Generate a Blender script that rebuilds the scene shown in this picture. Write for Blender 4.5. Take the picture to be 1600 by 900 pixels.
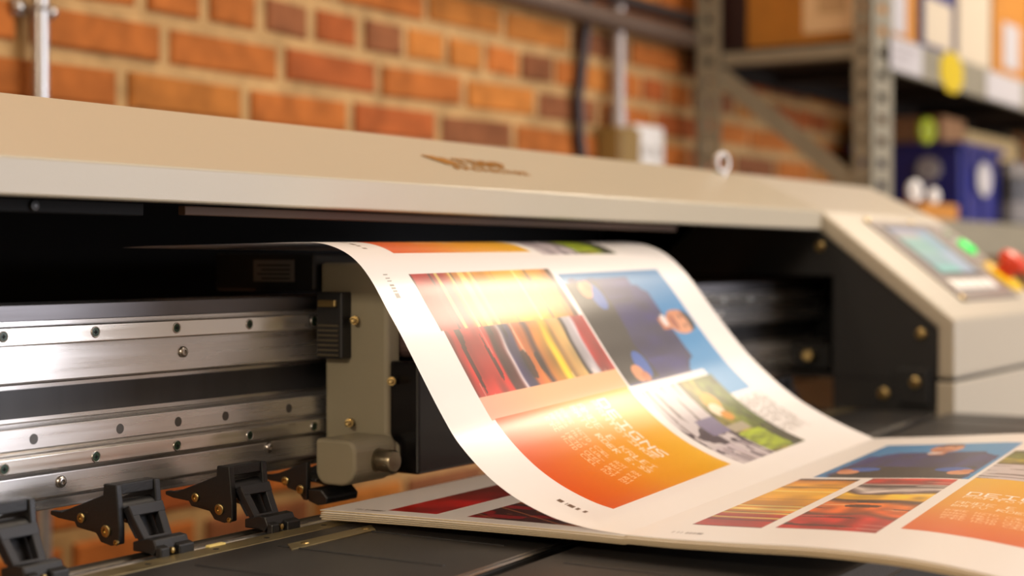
import bpy, bmesh, math, random
import numpy as np
from mathutils import Vector, Matrix
random.seed(5); RNG = np.random.RandomState(7)
for o in list(bpy.data.objects): bpy.data.objects.remove(o)
S = bpy.context.scene; COL = S.collection
ZC = 1.07                                   # camera height; geometry below is written relative to it in z
# ------------------------------------------------------------------ camera
cam_d = bpy.data.cameras.new('camera'); cam = bpy.data.objects.new('camera', cam_d); COL.objects.link(cam)
cam_d.sensor_width = 36; cam_d.lens = 2500/1600*36; cam_d.clip_start = .02
cam.location = (0, 0, ZC)
cam.rotation_euler = (math.pi/2-math.atan(45/2500), 0, math.radians(32.3-90))
cam_d.dof.use_dof = True; cam_d.dof.focus_distance = 1.0; cam_d.dof.aperture_fstop = 4.5
S.camera = cam
# ------------------------------------------------------------------ world, exposure, lights
w = bpy.data.worlds.new('world'); S.world = w; w.use_nodes = True
w.node_tree.nodes['Background'].inputs[0].default_value = (.85, .9, 1, 1)
w.node_tree.nodes['Background'].inputs[1].default_value = .5
S.view_settings.view_transform = 'Standard'; S.view_settings.look = 'None'
S.view_settings.gamma = 1; S.view_settings.use_curve_mapping = False
S.view_settings.exposure = 0.0
WARM = (1, .84, .65); DAY = (.94, .93, 1)
CEIL = 2.78
LAMPS = [(4.18, .26, .60, .25, 0, 40), (1.0, 1.2, 1.3, .24, 0, 13), (-1.6, .1, .60, .60, .75, 78), (1.5, -.25, 1.3, .30, 0, 25)]   # x, y, length, width, drop, watts
WINDOW = (1.7, 5.2, .45, 2.45, 142)          # x0, x1, z0, z1, watts
def area(name, loc, rot, sx, sy, power, col):
    d = bpy.data.lights.new(name, 'AREA'); d.shape = 'RECTANGLE'; d.size = sx; d.size_y = sy; d.energy = power; d.color = col
    o = bpy.data.objects.new(name, d); COL.objects.link(o); o.location = loc; o.rotation_euler = rot; return o
area('window_daylight', ((WINDOW[0]+WINDOW[1])/2, -2.78, (WINDOW[2]+WINDOW[3])/2), (math.pi/2, 0, 0), WINDOW[1]-WINDOW[0], WINDOW[3]-WINDOW[2], WINDOW[4], DAY)

# ------------------------------------------------------------------ helpers
def lin(c):
    c = np.asarray(c, float)/255.
    return np.where(c <= .04045, c/12.92, ((c+.055)/1.055)**2.4)
MATS = {}
def mat(name, rgb, rough=.5, metal=0., var=0., vscale=30., bump=0., bscale=300., emit=0., stretch=None, coat=0., spec=.5, attr=None):
    if name in MATS: return MATS[name]
    m = bpy.data.materials.new(name); m.use_nodes = True; nt = m.node_tree; b = nt.nodes['Principled BSDF']
    c = tuple(lin(rgb))+(1,)
    b.inputs['Base Color'].default_value = c; b.inputs['Roughness'].default_value = rough; b.inputs['Metallic'].default_value = metal
    b.inputs['Specular IOR Level'].default_value = spec; b.inputs['Coat Weight'].default_value = coat
    tc = nt.nodes.new('ShaderNodeTexCoord'); mp = nt.nodes.new('ShaderNodeMapping'); nt.links.new(tc.outputs['Object'], mp.inputs[0])
    if stretch: mp.inputs['Scale'].default_value = stretch
    base = None
    if attr:
        a = nt.nodes.new('ShaderNodeAttribute'); a.attribute_name = attr; base = a.outputs['Color']; nt.links.new(base, b.inputs['Base Color'])
    if var:
        n = nt.nodes.new('ShaderNodeTexNoise'); n.inputs['Scale'].default_value = vscale; n.inputs['Detail'].default_value = 6
        nt.links.new(mp.outputs[0], n.inputs['Vector'])
        r = nt.nodes.new('ShaderNodeMapRange'); r.inputs[1].default_value = .3; r.inputs[2].default_value = .7
        r.inputs[3].default_value = 1-var; r.inputs[4].default_value = 1+var; nt.links.new(n.outputs['Fac'], r.inputs[0])
        mx = nt.nodes.new('ShaderNodeMix'); mx.data_type = 'RGBA'; mx.blend_type = 'MULTIPLY'; mx.inputs[0].default_value = 1
        if base: nt.links.new(base, mx.inputs[6])
        else: mx.inputs[6].default_value = c
        nt.links.new(r.outputs[0], mx.inputs[7]); nt.links.new(mx.outputs[2], b.inputs['Base Color'])
        if metal > .7:
            r2 = nt.nodes.new('ShaderNodeMapRange'); r2.inputs[1].default_value = .3; r2.inputs[2].default_value = .7
            r2.inputs[3].default_value = rough-.08; r2.inputs[4].default_value = rough+.08
            nt.links.new(n.outputs['Fac'], r2.inputs[0]); nt.links.new(r2.outputs[0], b.inputs['Roughness'])
    if bump:
        n2 = nt.nodes.new('ShaderNodeTexNoise'); n2.inputs['Scale'].default_value = bscale; n2.inputs['Detail'].default_value = 4
        nt.links.new(mp.outputs[0], n2.inputs['Vector'])
        bp = nt.nodes.new('ShaderNodeBump'); bp.inputs['Strength'].default_value = bump; bp.inputs['Distance'].default_value = .002
        nt.links.new(n2.outputs['Fac'], bp.inputs['Height']); nt.links.new(bp.outputs[0], b.inputs['Normal'])
    if emit and attr: nt.links.remove(b.inputs['Base Color'].links[0]); b.inputs['Base Color'].default_value = (.01, .01, .012, 1)
    if emit:
        b.inputs['Emission Color'].default_value = c; b.inputs['Emission Strength'].default_value = emit
        if attr: nt.links.new(base, b.inputs['Emission Color'])
    MATS[name] = m; return m

WLOC = {}
def _place(o, parent):
    p = WLOC.get(parent.name, Vector()) if parent else Vector()
    if parent: o.parent = parent
    return p
def obj(name, bm, m, parent=None, bevel=0, seg=2, smooth=False, origin=None):
    """links the bmesh (written in camera-height coordinates) as one mesh object"""
    pw = WLOC[parent.name] if parent else Vector()
    og = Vector(origin)+Vector((0, 0, ZC)) if origin else pw
    bmesh.ops.translate(bm, verts=bm.verts, vec=Vector((0, 0, ZC))-og)
    bmesh.ops.recalc_face_normals(bm, faces=bm.faces)
    me = bpy.data.meshes.new(name); bm.to_mesh(me); bm.free(); me.materials.append(m)
    if smooth:
        for f in me.polygons: f.use_smooth = True
    o = bpy.data.objects.new(name, me); COL.objects.link(o)
    if parent: o.parent = parent
    o.location = og-pw; WLOC[o.name] = og
    if bevel:
        b = o.modifiers.new('bevel', 'BEVEL'); b.width = bevel; b.segments = seg; b.limit_method = 'ANGLE'; b.angle_limit = math.radians(40)
    if smooth:
        e = o.modifiers.new('edges', 'EDGE_SPLIT'); e.split_angle = math.radians(40)
    return o
def thing(name, label, cat, loc, group=None):
    o = bpy.data.objects.new(name, None); COL.objects.link(o); o.empty_display_size = .05
    o.location = Vector(loc)+Vector((0, 0, ZC)); WLOC[o.name] = o.location.copy()
    return tag(o, label, cat, group)
def tag(o, label, cat, group=None):
    o['label'] = label; o['category'] = cat
    if group: o['group'] = group
    return o
def struct(o): o['kind'] = 'structure'; return o
B = bmesh.new
def box(bm, x0, x1, y0, y1, z0, z1):
    v = [bm.verts.new(p) for p in ((x0,y0,z0),(x1,y0,z0),(x1,y1,z0),(x0,y1,z0),(x0,y0,z1),(x1,y0,z1),(x1,y1,z1),(x0,y1,z1))]
    for f in ((3,2,1,0),(4,5,6,7),(0,1,5,4),(1,2,6,5),(2,3,7,6),(3,0,4,7)): bm.faces.new([v[i] for i in f])
    return bm
def prism(bm, prof, axis, lo, hi):
    def P(a, b, t): return {'x': (t, a, b), 'y': (a, t, b), 'z': (a, b, t)}[axis]
    A = [bm.verts.new(P(a, b, lo)) for a, b in prof]; C = [bm.verts.new(P(a, b, hi)) for a, b in prof]
    n = len(prof); bm.faces.new(A[::-1]); bm.faces.new(C)
    for i in range(n): bm.faces.new((A[i], A[(i+1) % n], C[(i+1) % n], C[i]))
    return bm
def frame_of(d):
    d = Vector(d).normalized(); a = Vector((0, 0, 1)) if abs(d.z) < .9 else Vector((1, 0, 0))
    u = d.cross(a).normalized(); return d, u, d.cross(u)
def lathe(bm, org, axis, prof, n=24):
    """prof: (distance along axis, radius)"""
    d, u, v = frame_of(axis); org = Vector(org); rings = []
    for t, r in prof:
        rings.append([bm.verts.new(org+d*t+(u*math.cos(2*math.pi*k/n)+v*math.sin(2*math.pi*k/n))*max(r, 1e-5)) for k in range(n)])
    for a, b in zip(rings, rings[1:]):
        for k in range(n): bm.faces.new((a[k], a[(k+1) % n], b[(k+1) % n], b[k]))
    bm.faces.new(rings[0][::-1]); bm.faces.new(rings[-1]); return bm
def cyl(bm, p0, p1, r, n=20):
    p0, p1 = Vector(p0), Vector(p1); return lathe(bm, p0, p1-p0, [(0, r), ((p1-p0).length, r)], n)
def tube(bm, pts, r, n=12):
    pts = [Vector(p) for p in pts]; rings = []
    for i, p in enumerate(pts):
        d = pts[min(i+1, len(pts)-1)]-pts[max(i-1, 0)]; d, u, v = frame_of(d)
        if rings: u = (u0-d*u0.dot(d)).normalized(); v = d.cross(u)
        u0 = u
        rings.append([bm.verts.new(p+(u*math.cos(2*math.pi*k/n)+v*math.sin(2*math.pi*k/n))*r) for k in range(n)])
    for a, b in zip(rings, rings[1:]):
        for k in range(n): bm.faces.new((a[k], a[(k+1) % n], b[(k+1) % n], b[k]))
    bm.faces.new(rings[0][::-1]); bm.faces.new(rings[-1]); return bm
def torus(bm, c, axis, R, r, n=32, m=12):
    d, u, v = frame_of(axis); c = Vector(c); rings = []
    for i in range(n):
        a = 2*math.pi*i/n; e = u*math.cos(a)+v*math.sin(a)
        rings.append([bm.verts.new(c+e*(R+r*math.cos(2*math.pi*k/m))+d*(r*math.sin(2*math.pi*k/m))) for k in range(m)])
    for i in range(n):
        a, b = rings[i], rings[(i+1) % n]
        for k in range(m): bm.faces.new((a[k], a[(k+1) % m], b[(k+1) % m], b[k]))
    return bm
def slab(bm, quad, t):
    """quad: 4 points on top face; thickness t downwards along face normal"""
    q = [Vector(p) for p in quad]; n = (q[1]-q[0]).cross(q[3]-q[0]).normalized()*t
    a = [bm.verts.new(p) for p in q]; b = [bm.verts.new(p-n) for p in q]; k = len(q)
    bm.faces.new(a); bm.faces.new(b[::-1])
    for i in range(k): bm.faces.new((a[i], b[i], b[(i+1) % k], a[(i+1) % k]))
    return bm
def offset_poly(P, d):
    n = len(P); out = []
    for i in range(n):
        p0, p1, p2 = (np.array(P[(i-1) % n]), np.array(P[i]), np.array(P[(i+1) % n]))
        a = (p1-p0)/np.linalg.norm(p1-p0); b = (p2-p1)/np.linalg.norm(p2-p1)
        na, nb = np.array([-a[1], a[0]]), np.array([-b[1], b[0]])
        m = (na+nb); m = m/np.linalg.norm(m); out.append(tuple(p1+m*d/max(.3, m@na)))
    return out
def ring_prism(bm, P, d, lo, hi):
    """hollow closed tube of outline P (CCW) along x with wall d"""
    Q = offset_poly(P, d); n = len(P); rows = []
    for prof in (P, Q):
        rows.append(([bm.verts.new((lo, a, b)) for a, b in prof], [bm.verts.new((hi, a, b)) for a, b in prof]))
    (A, C), (D, E_) = rows
    for i in range(n):
        j = (i+1) % n
        bm.faces.new((A[i], A[j], C[j], C[i])); bm.faces.new((D[j], D[i], E_[i], E_[j]))
        bm.faces.new((A[j], A[i], D[i], D[j])); bm.faces.new((C[i], C[j], E_[j], E_[i]))
    return bm

# ------------------------------------------------------------------ materials
M_cover = mat('painted_steel', (173, 164, 143), .33, bump=.05, bscale=900)
M_console = mat('painted_console', (176, 167, 149), .38, bump=.05, bscale=900)
M_black = mat('black_painted', (12, 12, 12), .5, bump=.05, bscale=700)
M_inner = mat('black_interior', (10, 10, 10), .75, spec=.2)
M_panel = mat('black_side_panel', (22, 21, 21), .5, bump=.08, bscale=900)
M_alu = mat('brushed_aluminium', (214, 211, 208), .28, .85, var=.07, vscale=5, stretch=(1, 40, 40))
M_dullalu = mat('dull_aluminium', (112, 110, 112), .45, 1., var=.05, vscale=5, stretch=(1, 40, 40))
M_rail = mat('ground_steel_rail', (228, 224, 217), .22, .9, var=.06, vscale=6, stretch=(1, 40, 40))
M_belt = mat('dark_grey_belt', (50, 50, 52), .42, var=.2, vscale=60, stretch=(1, 1, .05))
M_green = mat('green_bolt_plug', (12, 52, 22), .4)
M_steel = mat('steel_screw', (190, 186, 180), .28, 1.)
M_plug = mat('grey_plug', (96, 94, 92), .5, .6)
M_brass = mat('yellow_zinc_screw', (172, 150, 100), .32, 1.)
M_plastic = mat('black_plastic', (13, 13, 14), .45, bump=.1, bscale=500)
M_car = mat('carriage_plate', (132, 124, 102), .5, bump=.05, bscale=500)
M_carfront = mat('carriage_brown_front', (74, 56, 52), .45)
M_gloss = mat('black_gloss_head', (8, 7, 8), .25, spec=.35)
M_platen = mat('charcoal_platen', (38, 36, 34), .42, var=.12, vscale=120, bump=.12, bscale=700)
M_platedge = mat('platen_edge_highlight', (190, 186, 182), .25, 1.)
M_olive = mat('olive_metal_strip', (150, 136, 100), .4, .8, var=.15, vscale=60)
M_dark = mat('dark_slot', (8, 8, 8), .7)
M_white = mat('white_plastic', (232, 228, 220), .4)
M_galv = mat('galvanised_steel', (176, 174, 172), .3, .9, var=.12, vscale=40)
M_shelf = mat('grey_green_shelf_steel', (132, 126, 108), .5, .15, var=.1, vscale=30)
M_shelfin = mat('shelf_board_dark', (40, 34, 30), .8, var=.1, spec=.2)
M_card = mat('orange_cardboard', (172, 112, 30), .75, var=.08, vscale=20)
M_card2 = mat('brown_cardboard', (160, 116, 76), .75, var=.08, vscale=20)
M_blue = mat('blue_plastic', (30, 36, 112), .4)
M_bluebox = mat('dark_blue_board', (28, 36, 96), .6)
M_cream = mat('cream_board', (190, 176, 152), .6)
M_label = mat('white_label_paper', (176, 172, 172), .55)
M_yellow = mat('yellow_label', (190, 164, 0), .5)
M_logo = mat('bronze_badge', (176, 128, 62), .4, .5)

# ------------------------------------------------------------------ the room
X0, X1, Y0, YW = -2.6, 6.6, -2.6, 1.446
FZ, CZ = -ZC, CEIL-ZC
M_floor = mat('concrete_floor', (128, 118, 106), .55, var=.12, vscale=4, bump=.05)
M_ceil = mat('ceiling_plaster', (214, 204, 190), .8, var=.03)
M_plaster = mat('plaster_wall', (196, 184, 168), .8, var=.05, vscale=6)
struct(obj('floor', box(B(), X0, X1, Y0, YW+.2, FZ-.1, FZ), M_floor))
struct(obj('ceiling', box(B(), X0, X1, Y0, YW+.2, CZ, CZ+.1), M_ceil))
struct(obj('wall_left', box(B(), X0-.1, X0, Y0-.1, YW+.2, FZ, CZ), M_plaster))
struct(obj('wall_right', box(B(), X1, X1+.1, Y0-.1, YW+.2, FZ, CZ), M_plaster))
bm = B(); wx0, wx1, wz0, wz1, _ = WINDOW; wz0 -= ZC; wz1 -= ZC
box(bm, X0, wx0, Y0-.1, Y0, FZ, CZ); box(bm, wx1, X1, Y0-.1, Y0, FZ, CZ)
box(bm, wx0, wx1, Y0-.1, Y0, FZ, wz0); box(bm, wx0, wx1, Y0-.1, Y0, wz1, CZ)
struct(obj('wall_front', bm, M_plaster))
bm = B()
for x in np.linspace(wx0, wx1, 4): box(bm, x-.02, x+.02, Y0-.06, Y0-.02, wz0, wz1)
for z in (wz0+.02, wz1-.02): box(bm, wx0, wx1, Y0-.06, Y0-.02, z-.02, z+.02)
struct(obj('window_1', bm, M_white))
# brick wall: every brick a chamfered block in one wall mesh, mortar set back
def brick_wall():
    V, Fc, C = [], [], []
    def add(vs, fs, c):
        n = len(V); V.extend(vs); Fc.extend([[i+n for i in f] for f in fs]); C.extend([c]*len(vs))
    mort = tuple(lin((184, 148, 98)))
    add([(X0, YW+.006, FZ), (X1, YW+.006, FZ), (X1, YW+.006, CZ), (X0, YW+.006, CZ)], [(0, 1, 2, 3)], mort)
    add([(X0, YW+.2, FZ), (X1, YW+.2, FZ), (X1, YW+.2, CZ), (X0, YW+.2, CZ)], [(3, 2, 1, 0)], mort)
    for k in range(-21, 24):
        zb = .2475+.063*k; zt = zb+.0435
        if zb < FZ or zt > CZ: continue
        head = (k-1) % 6 == 0
        pitch = .1105 if head else .2245
        off = {0: 1.473, -1: 1.402, 1: 1.655, 2: 1.59}.get(k, 1.4+random.uniform(-.11, .11) if k % 2 else 1.5+random.uniform(-.05, .05))
        x = off-math.ceil((off-X0)/pitch)*pitch+pitch
        while x < X1-pitch:
            j = .010+random.uniform(-.003, .003)
            a, b = x+j, x+pitch-.010+random.uniform(-.004, .003)
            r = random.random()
            if r < .42: c = (192, 112, 50)
            elif r < .68: c = (200, 126, 56)
            elif r < .86: c = (176, 94, 46)
            else: c = (142, 88, 54)
            c = lin(c)*random.uniform(.72, .95); y = YW-random.uniform(-.002, .003); ch = .004
            w1 = random.uniform(-.002, .002); w2 = random.uniform(-.002, .002)
            out = [(a, zb+w1), (b, zb+w2), (b, zt+w2), (a, zt+w1)]
            inn = [(a+ch, zb+ch+w1), (b-ch, zb+ch+w2), (b-ch, zt-ch+w2), (a+ch, zt-ch+w1)]
            vs = [(p, YW+.01, q) for p, q in out]+[(p, y+.003, q) for p, q in out]+[(p, y, q) for p, q in inn]
            fs = [(8, 9, 10, 11)]+[(i, (i+1) % 4, 4+(i+1) % 4, 4+i) for i in range(4)]+[(4+i, 4+(i+1) % 4, 8+(i+1) % 4, 8+i) for i in range(4)]
            add(vs, fs, tuple(c)); x += pitch
    me = bpy.data.meshes.new('wall_back'); me.from_pydata([(x, y, z+ZC) for x, y, z in V], [], Fc)
    at = me.color_attributes.new('Col', 'FLOAT_COLOR', 'POINT')
    at.data.foreach_set('color', np.c_[np.array(C), np.ones(len(C))].astype(np.float32).ravel())
    me.materials.append(mat('brick_and_mortar', (200, 110, 50), .85, var=.22, vscale=28, bump=.6, bscale=120, attr='Col', spec=.2))
    o = bpy.data.objects.new('wall_back', me); COL.objects.link(o); struct(o)
brick_wall()
# ceiling lamps; those by the brick wall and over the near edge are added fill
lampnames = ['square ceiling lamp in front of the steel shelving', 'long ceiling lamp added to brighten the lower brick wall', 'low pendant lamp at the left of the printer', 'long ceiling lamp added above the near edge to brighten the pages']
CZ0 = CZ
for (x, y, L, W, DR, P), nm in zip(LAMPS, lampnames):
    CZ = CZ0-DR
    t = thing('ceiling_light', nm, 'lamp', (x, y, CZ-.09), 'ceiling lamps')
    bm = B(); prism(bm, [(-W/2, CZ-.09), (W/2, CZ-.09), (W/2-.05, CZ-.02), (.05-W/2, CZ-.02)], 'x', x-L/2, x+L/2)
    bmesh.ops.translate(bm, verts=bm.verts, vec=(0, y, 0)); obj('housing', bm, M_white, t)
    for q in (x-L/2+.11, x+L/2-.11): obj('hanger', box(B(), q-.01, q+.01, y-.01, y+.01, CZ-.02, CZ0), M_steel, t)
    a = area('lamp_glow', (0, 0, -.012), (0, 0, 0), L-.04, W-.04, P, WARM); a.parent = t

CZ = CZ0
# ------------------------------------------------------------------ the printer
PR = thing('wide_format_printer', 'cream and black wide format printer with aluminium rails feeding a printed sheet', 'printer', (1.0, .75, FZ))
part = lambda n, bm, m, p=None, **k: obj(n, bm, m, p or PR, **k)
XL, XE = -.06, 1.75
T2 = .003
# cover: folded steel shell, front fascia + sloping lid
outer = [(.6833, .0340), (.6833, .0553), (.7792, .1007), (1.0, .097), (1.0, -.10)]
inner = [(.996, -.10), (.996, .094), (.7800, .0972), (.6868, .0532), (.6868, .0372), (.7000, .0372), (.7000, .0340)]
cover = part('top_cover', prism(B(), outer+inner, 'x', XL, XE-.002), M_cover, bevel=.0022, seg=3)
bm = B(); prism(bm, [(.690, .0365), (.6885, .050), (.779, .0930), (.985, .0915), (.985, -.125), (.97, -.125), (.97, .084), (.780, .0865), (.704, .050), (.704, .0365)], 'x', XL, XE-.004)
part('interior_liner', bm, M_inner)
part('lip_trim', box(B(), .735, 1.42, .706, .712, .0275, .0335), mat('tan_lip_metal', (84, 64, 50), .6, spec=.2), bevel=.0008)
part('lip_trim', box(B(), XL, .70, .706, .720, .0262, .034), M_inner, bevel=.0008)
part('lip_screw', lathe(B(), (.615, .7058, .030), (0, -1, 0), [(0, .0035), (.0015, .003), (.002, .001)], 16), M_plastic)
# badge on the lid
A0 = np.array([.6833, .0553]); TT = np.array([.0959, .0454]); TT /= np.linalg.norm(TT); NN = np.array([-TT[1], TT[0]])
def lid(x, s, h=0): p = A0+TT*s+NN*h; return (x, p[0], p[1])
FONT = {'A':'01110100011000111111100011000110001','B':'11110100011000111110100011000111110','C':'01111100001000010000100001000001111','D':'11110100011000110001100011000111110','E':'11111100001000011110100001000011111','F':'11111100001000011110100001000010000','G':'01111100001000010011100011000101111','I':'11111001000010000100001000010011111','K':'10001100101010011000101001001010001','L':'10000100001000010000100001000011111','M':'10001110111010110101100011000110001','N':'10001110011010110011100011000110001','O':'01110100011000110001100011000101110','P':'11110100011000111110100001000010000','R':'11110100011000111110101001001010001','S':'01111100001000001110000010000111110','T':'11111001000010000100001000010000100','U':'10001100011000110001100011000101110','V':'10001100011000110001010100101000100','X':'10001010100010000100010100101010001','.':'00000000000000000000000000110001100',' ':'0'*35}
bm = B()
def lidquad(pts, h=.0005): slab(bm, [lid(x, s, h) for x, s in pts], .0006)
lidquad([(1.034, .062), (1.050, .062), (1.066, .046), (1.050, .046)]); lidquad([(1.054, .060), (1.062, .060), (1.074, .047), (1.067, .047)])
def lidtext(txt, x, s, cw, chh):
    for c in txt:
        g = FONT[c]
        for r in range(7):
            for q in range(5):
                if g[r*5+q] == '1':
                    xa = x+q*cw/6; sa = s-r*chh/7
                    lidquad([(xa, sa), (xa+cw/6, sa), (xa+cw/6, sa-chh/7), (xa, sa-chh/7)])
        x += cw
lidtext('TIMMP', 1.074, .061, .0150, .014); lidtext('PPCTOCTOI', 1.052, .0425, .0125, .006)
part('badge', bm, M_logo, cover)
# lifting ring
bm = B(); torus(bm, (1.668, .772, .1095), (.25, 1, 0), .0105, .0034); cyl(bm, (1.668, .772, .094), (1.668, .772, .099), .006)
part('lifting_ring', bm, mat('polished_ring', (176, 170, 164), .3, .6), smooth=True)
# beam
bp = [(.742, -.027), (.742, -.0725), (.756, -.0745), (.756, -.0975), (.7375, -.0985), (.7375, -.1115), (.7415, -.1145), (.7415, -.126), (.7385, -.1275), (.7385, -.1412), (.746, -.1435), (.746, -.150), (.80, -.150), (.80, -.027)]
beam = part('gantry_beam', prism(B(), bp, 'x', XL, 1.90), M_alu, bevel=.0006, seg=2)
part('beam_cap', box(B(), XL, 1.90, .7405, .7419, -.0365, -.0268), M_dullalu, beam, bevel=.0004)
part('drive_belt', box(B(), XL, 1.90, .7535, .7558, -.0945, -.0775), M_belt, beam)
BX = [.548, .6178, .6877, .7572, .8271, .896, 1.454, 1.524, 1.594, 1.664, 1.73]
for zt, zb, zbolt in ((-.0385, -.0512, -.0444), (-.1142, -.1256, -.1205)):
    h = (zt-zb)
    rp = [(.7416, zt-.001), (.7395, zt-.003), (.7365, zt-.0005), (.7350, zt-.0015), (.7350, zb+.0015), (.7365, zb+.0005), (.7395, zb+.003), (.7416, zb+.001)]
    r = part('linear_rail', prism(B(), rp, 'x', XL, 1.90), M_rail, bevel=.0003)
    for x in BX:
        part('rail_bolt', lathe(B(), (x, .7351, zbolt), (0, -1, 0), [(0, .0030), (.0004, .0030), (.0005, .0026), (.00055, .0020)], 20), M_green, r)
        bm = B(); torus(bm, (x, .7349, zbolt), (0, 1, 0), .0031, .0005, 24, 8); bm2 = bm
        part('bolt_rim', bm, M_steel, r, smooth=True)
        bm = B(); box(bm, x-.0014, x+.0014, .7343, .7346, zbolt-.0004, zbolt+.0004); box(bm, x-.0004, x+.0004, .7343, .7346, zbolt-.0014, zbolt+.0014)
        part('bolt_socket', bm, M_dark, r)
for x in (.575, .6417, .71, .7609, .8057, .8711, 1.42, 1.49, 1.56, 1.63):
    part('hole_plug', lathe(B(), (x, .7376, -.1055), (0, -1, 0), [(0, .0032), (.0003, .0031)], 24), M_plug, beam)
def pan_screw(x, y, z, r, parent, m=M_steel, d=(0, -1, 0), name='screw'):
    k = lathe(B(), (x, y, z), d, [(0, r), (r*.25, r), (r*.5, r*.8), (r*.62, r*.5), (r*.62, r*.42), (r*.3, r*.4)], 24)
    s = part(name, k, m, parent, smooth=True)
    dv = Vector(d).normalized()*(r*.58); c = Vector((x, y, z))+dv; bm = B(); e, u, v = frame_of(d)
    for a, b in ((u, v), (v, u)):
        slab(bm, [c+a*(r*.45)+b*(r*.1), c-a*(r*.45)+b*(r*.1), c-a*(r*.45)-b*(r*.1), c+a*(r*.45)-b*(r*.1)], .0005)
    return s
for x, y, z in ((.77, .7418, -.0607), (.558, .7418, -.0607), (.6629, .7384, -.133), (.8505, .7384, -.1312), (1.60, .7418, -.0607)): pan_screw(x, y, z, .0037, beam)
# carriage
CX = .905
def arc_pts(cy, cz, r, a0, a1, n=8): return [(cy+r*math.cos(math.radians(a0+(a1-a0)*i/n)), cz+r*math.sin(math.radians(a0+(a1-a0)*i/n))) for i in range(n+1)]
prof = [(.7325, -.126), (.7325, -.0365), (.7365, -.0245), (.7365, -.0025)]+arc_pts(.700, -.0265, .024, 90, 180)+[(.676, -.126), (.668, -.131)]+arc_pts(.685, -.1375, .017, 180, 270)+arc_pts(.716, -.1375, .017, 270, 360)
car = part('print_carriage', prism(B(), prof, 'x', CX, CX+.016), M_car, bevel=.003, seg=3)
part('front_cover', box(B(), CX+.016, 1.27, .664, .733, -.0705, -.014), M_carfront, car, bevel=.008, seg=4)
hd = part('print_head', box(B(), CX+.004, 1.27, .652, .7325, -.151, -.072), M_gloss, car, bevel=.002)
part('head_reflection', box(B(), CX+.022, CX+.075, .6512, .6522, -.088, -.0845), mat('dark_red_reflection', (80, 26, 22), .4), hd)  # red bar painted as the page's reflection in the glossy head
ebox = part('electronics_box', box(B(), CX-.004, 1.25, .7385, .835, -.0235, .0045), M_black, car, bevel=.002)
part('rating_label', box(B(), CX-.0046, CX-.0038, .757, .796, -.0165, -.0005), mat('dim_grey_label', (96, 90, 84), .6), ebox, bevel=0)
bm = B()
for i in range(4): box(bm, CX-.005, CX-.0045, .761, .792-.004*(i % 2), -.0050-.0032*i, -.0040-.0032*i)
part('label_print', bm, M_dark, ebox)
con = part('connector', box(B(), CX-.011, CX+.001, .708, .7315, -.071, -.0235), M_black, car, bevel=.0012)
bm = B()
for i in range(7): box(bm, CX-.0122, CX-.0108, .711, .7295, -.0690+i*.0035, -.0677+i*.0035)
part('connector_pin', bm, mat('dim_pin', (70, 62, 44), .5), con)
part('connector_latch', box(B(), CX-.014, CX-.0105, .712, .728, -.034, -.029), M_brass, con, bevel=.0008)
for y, z, L in ((.7045, -.0435, .012), (.709, -.1165, .014), (.672, -.0855, .010)):
    part('brass_pin', lathe(B(), (CX+.001, y, z), (-1, -.5, 0), [(0, .003), (L*.6, .003), (L*.6, .002), (L, .002), (L+.001, .001)], 18), M_brass, car, smooth=True)
base_prof = [(.7030, -.1235), (.7030, -.1440)]+arc_pts(.693, -.1450, .010, 0, -90, 6)+arc_pts(.682, -.1410, .014, 270, 180, 8)+[(.668, -.1320)]+arc_pts(.676, -.1315, .008, 180, 90, 5)
part('carriage_base', prism(B(), base_prof, 'x', .858, CX-.0005), M_car, car, bevel=.0025, seg=3)
part('knurled_knob', lathe(B(), (.884, .669, -.1390), (0, -1, 0), [(0, .0085), (.003, .0085), (.003, .0078), (.014, .0078), (.0155, .0066), (.016, .003)], 28), mat('satin_knob', (120, 110, 90), .3, .9), car, smooth=True)
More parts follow.
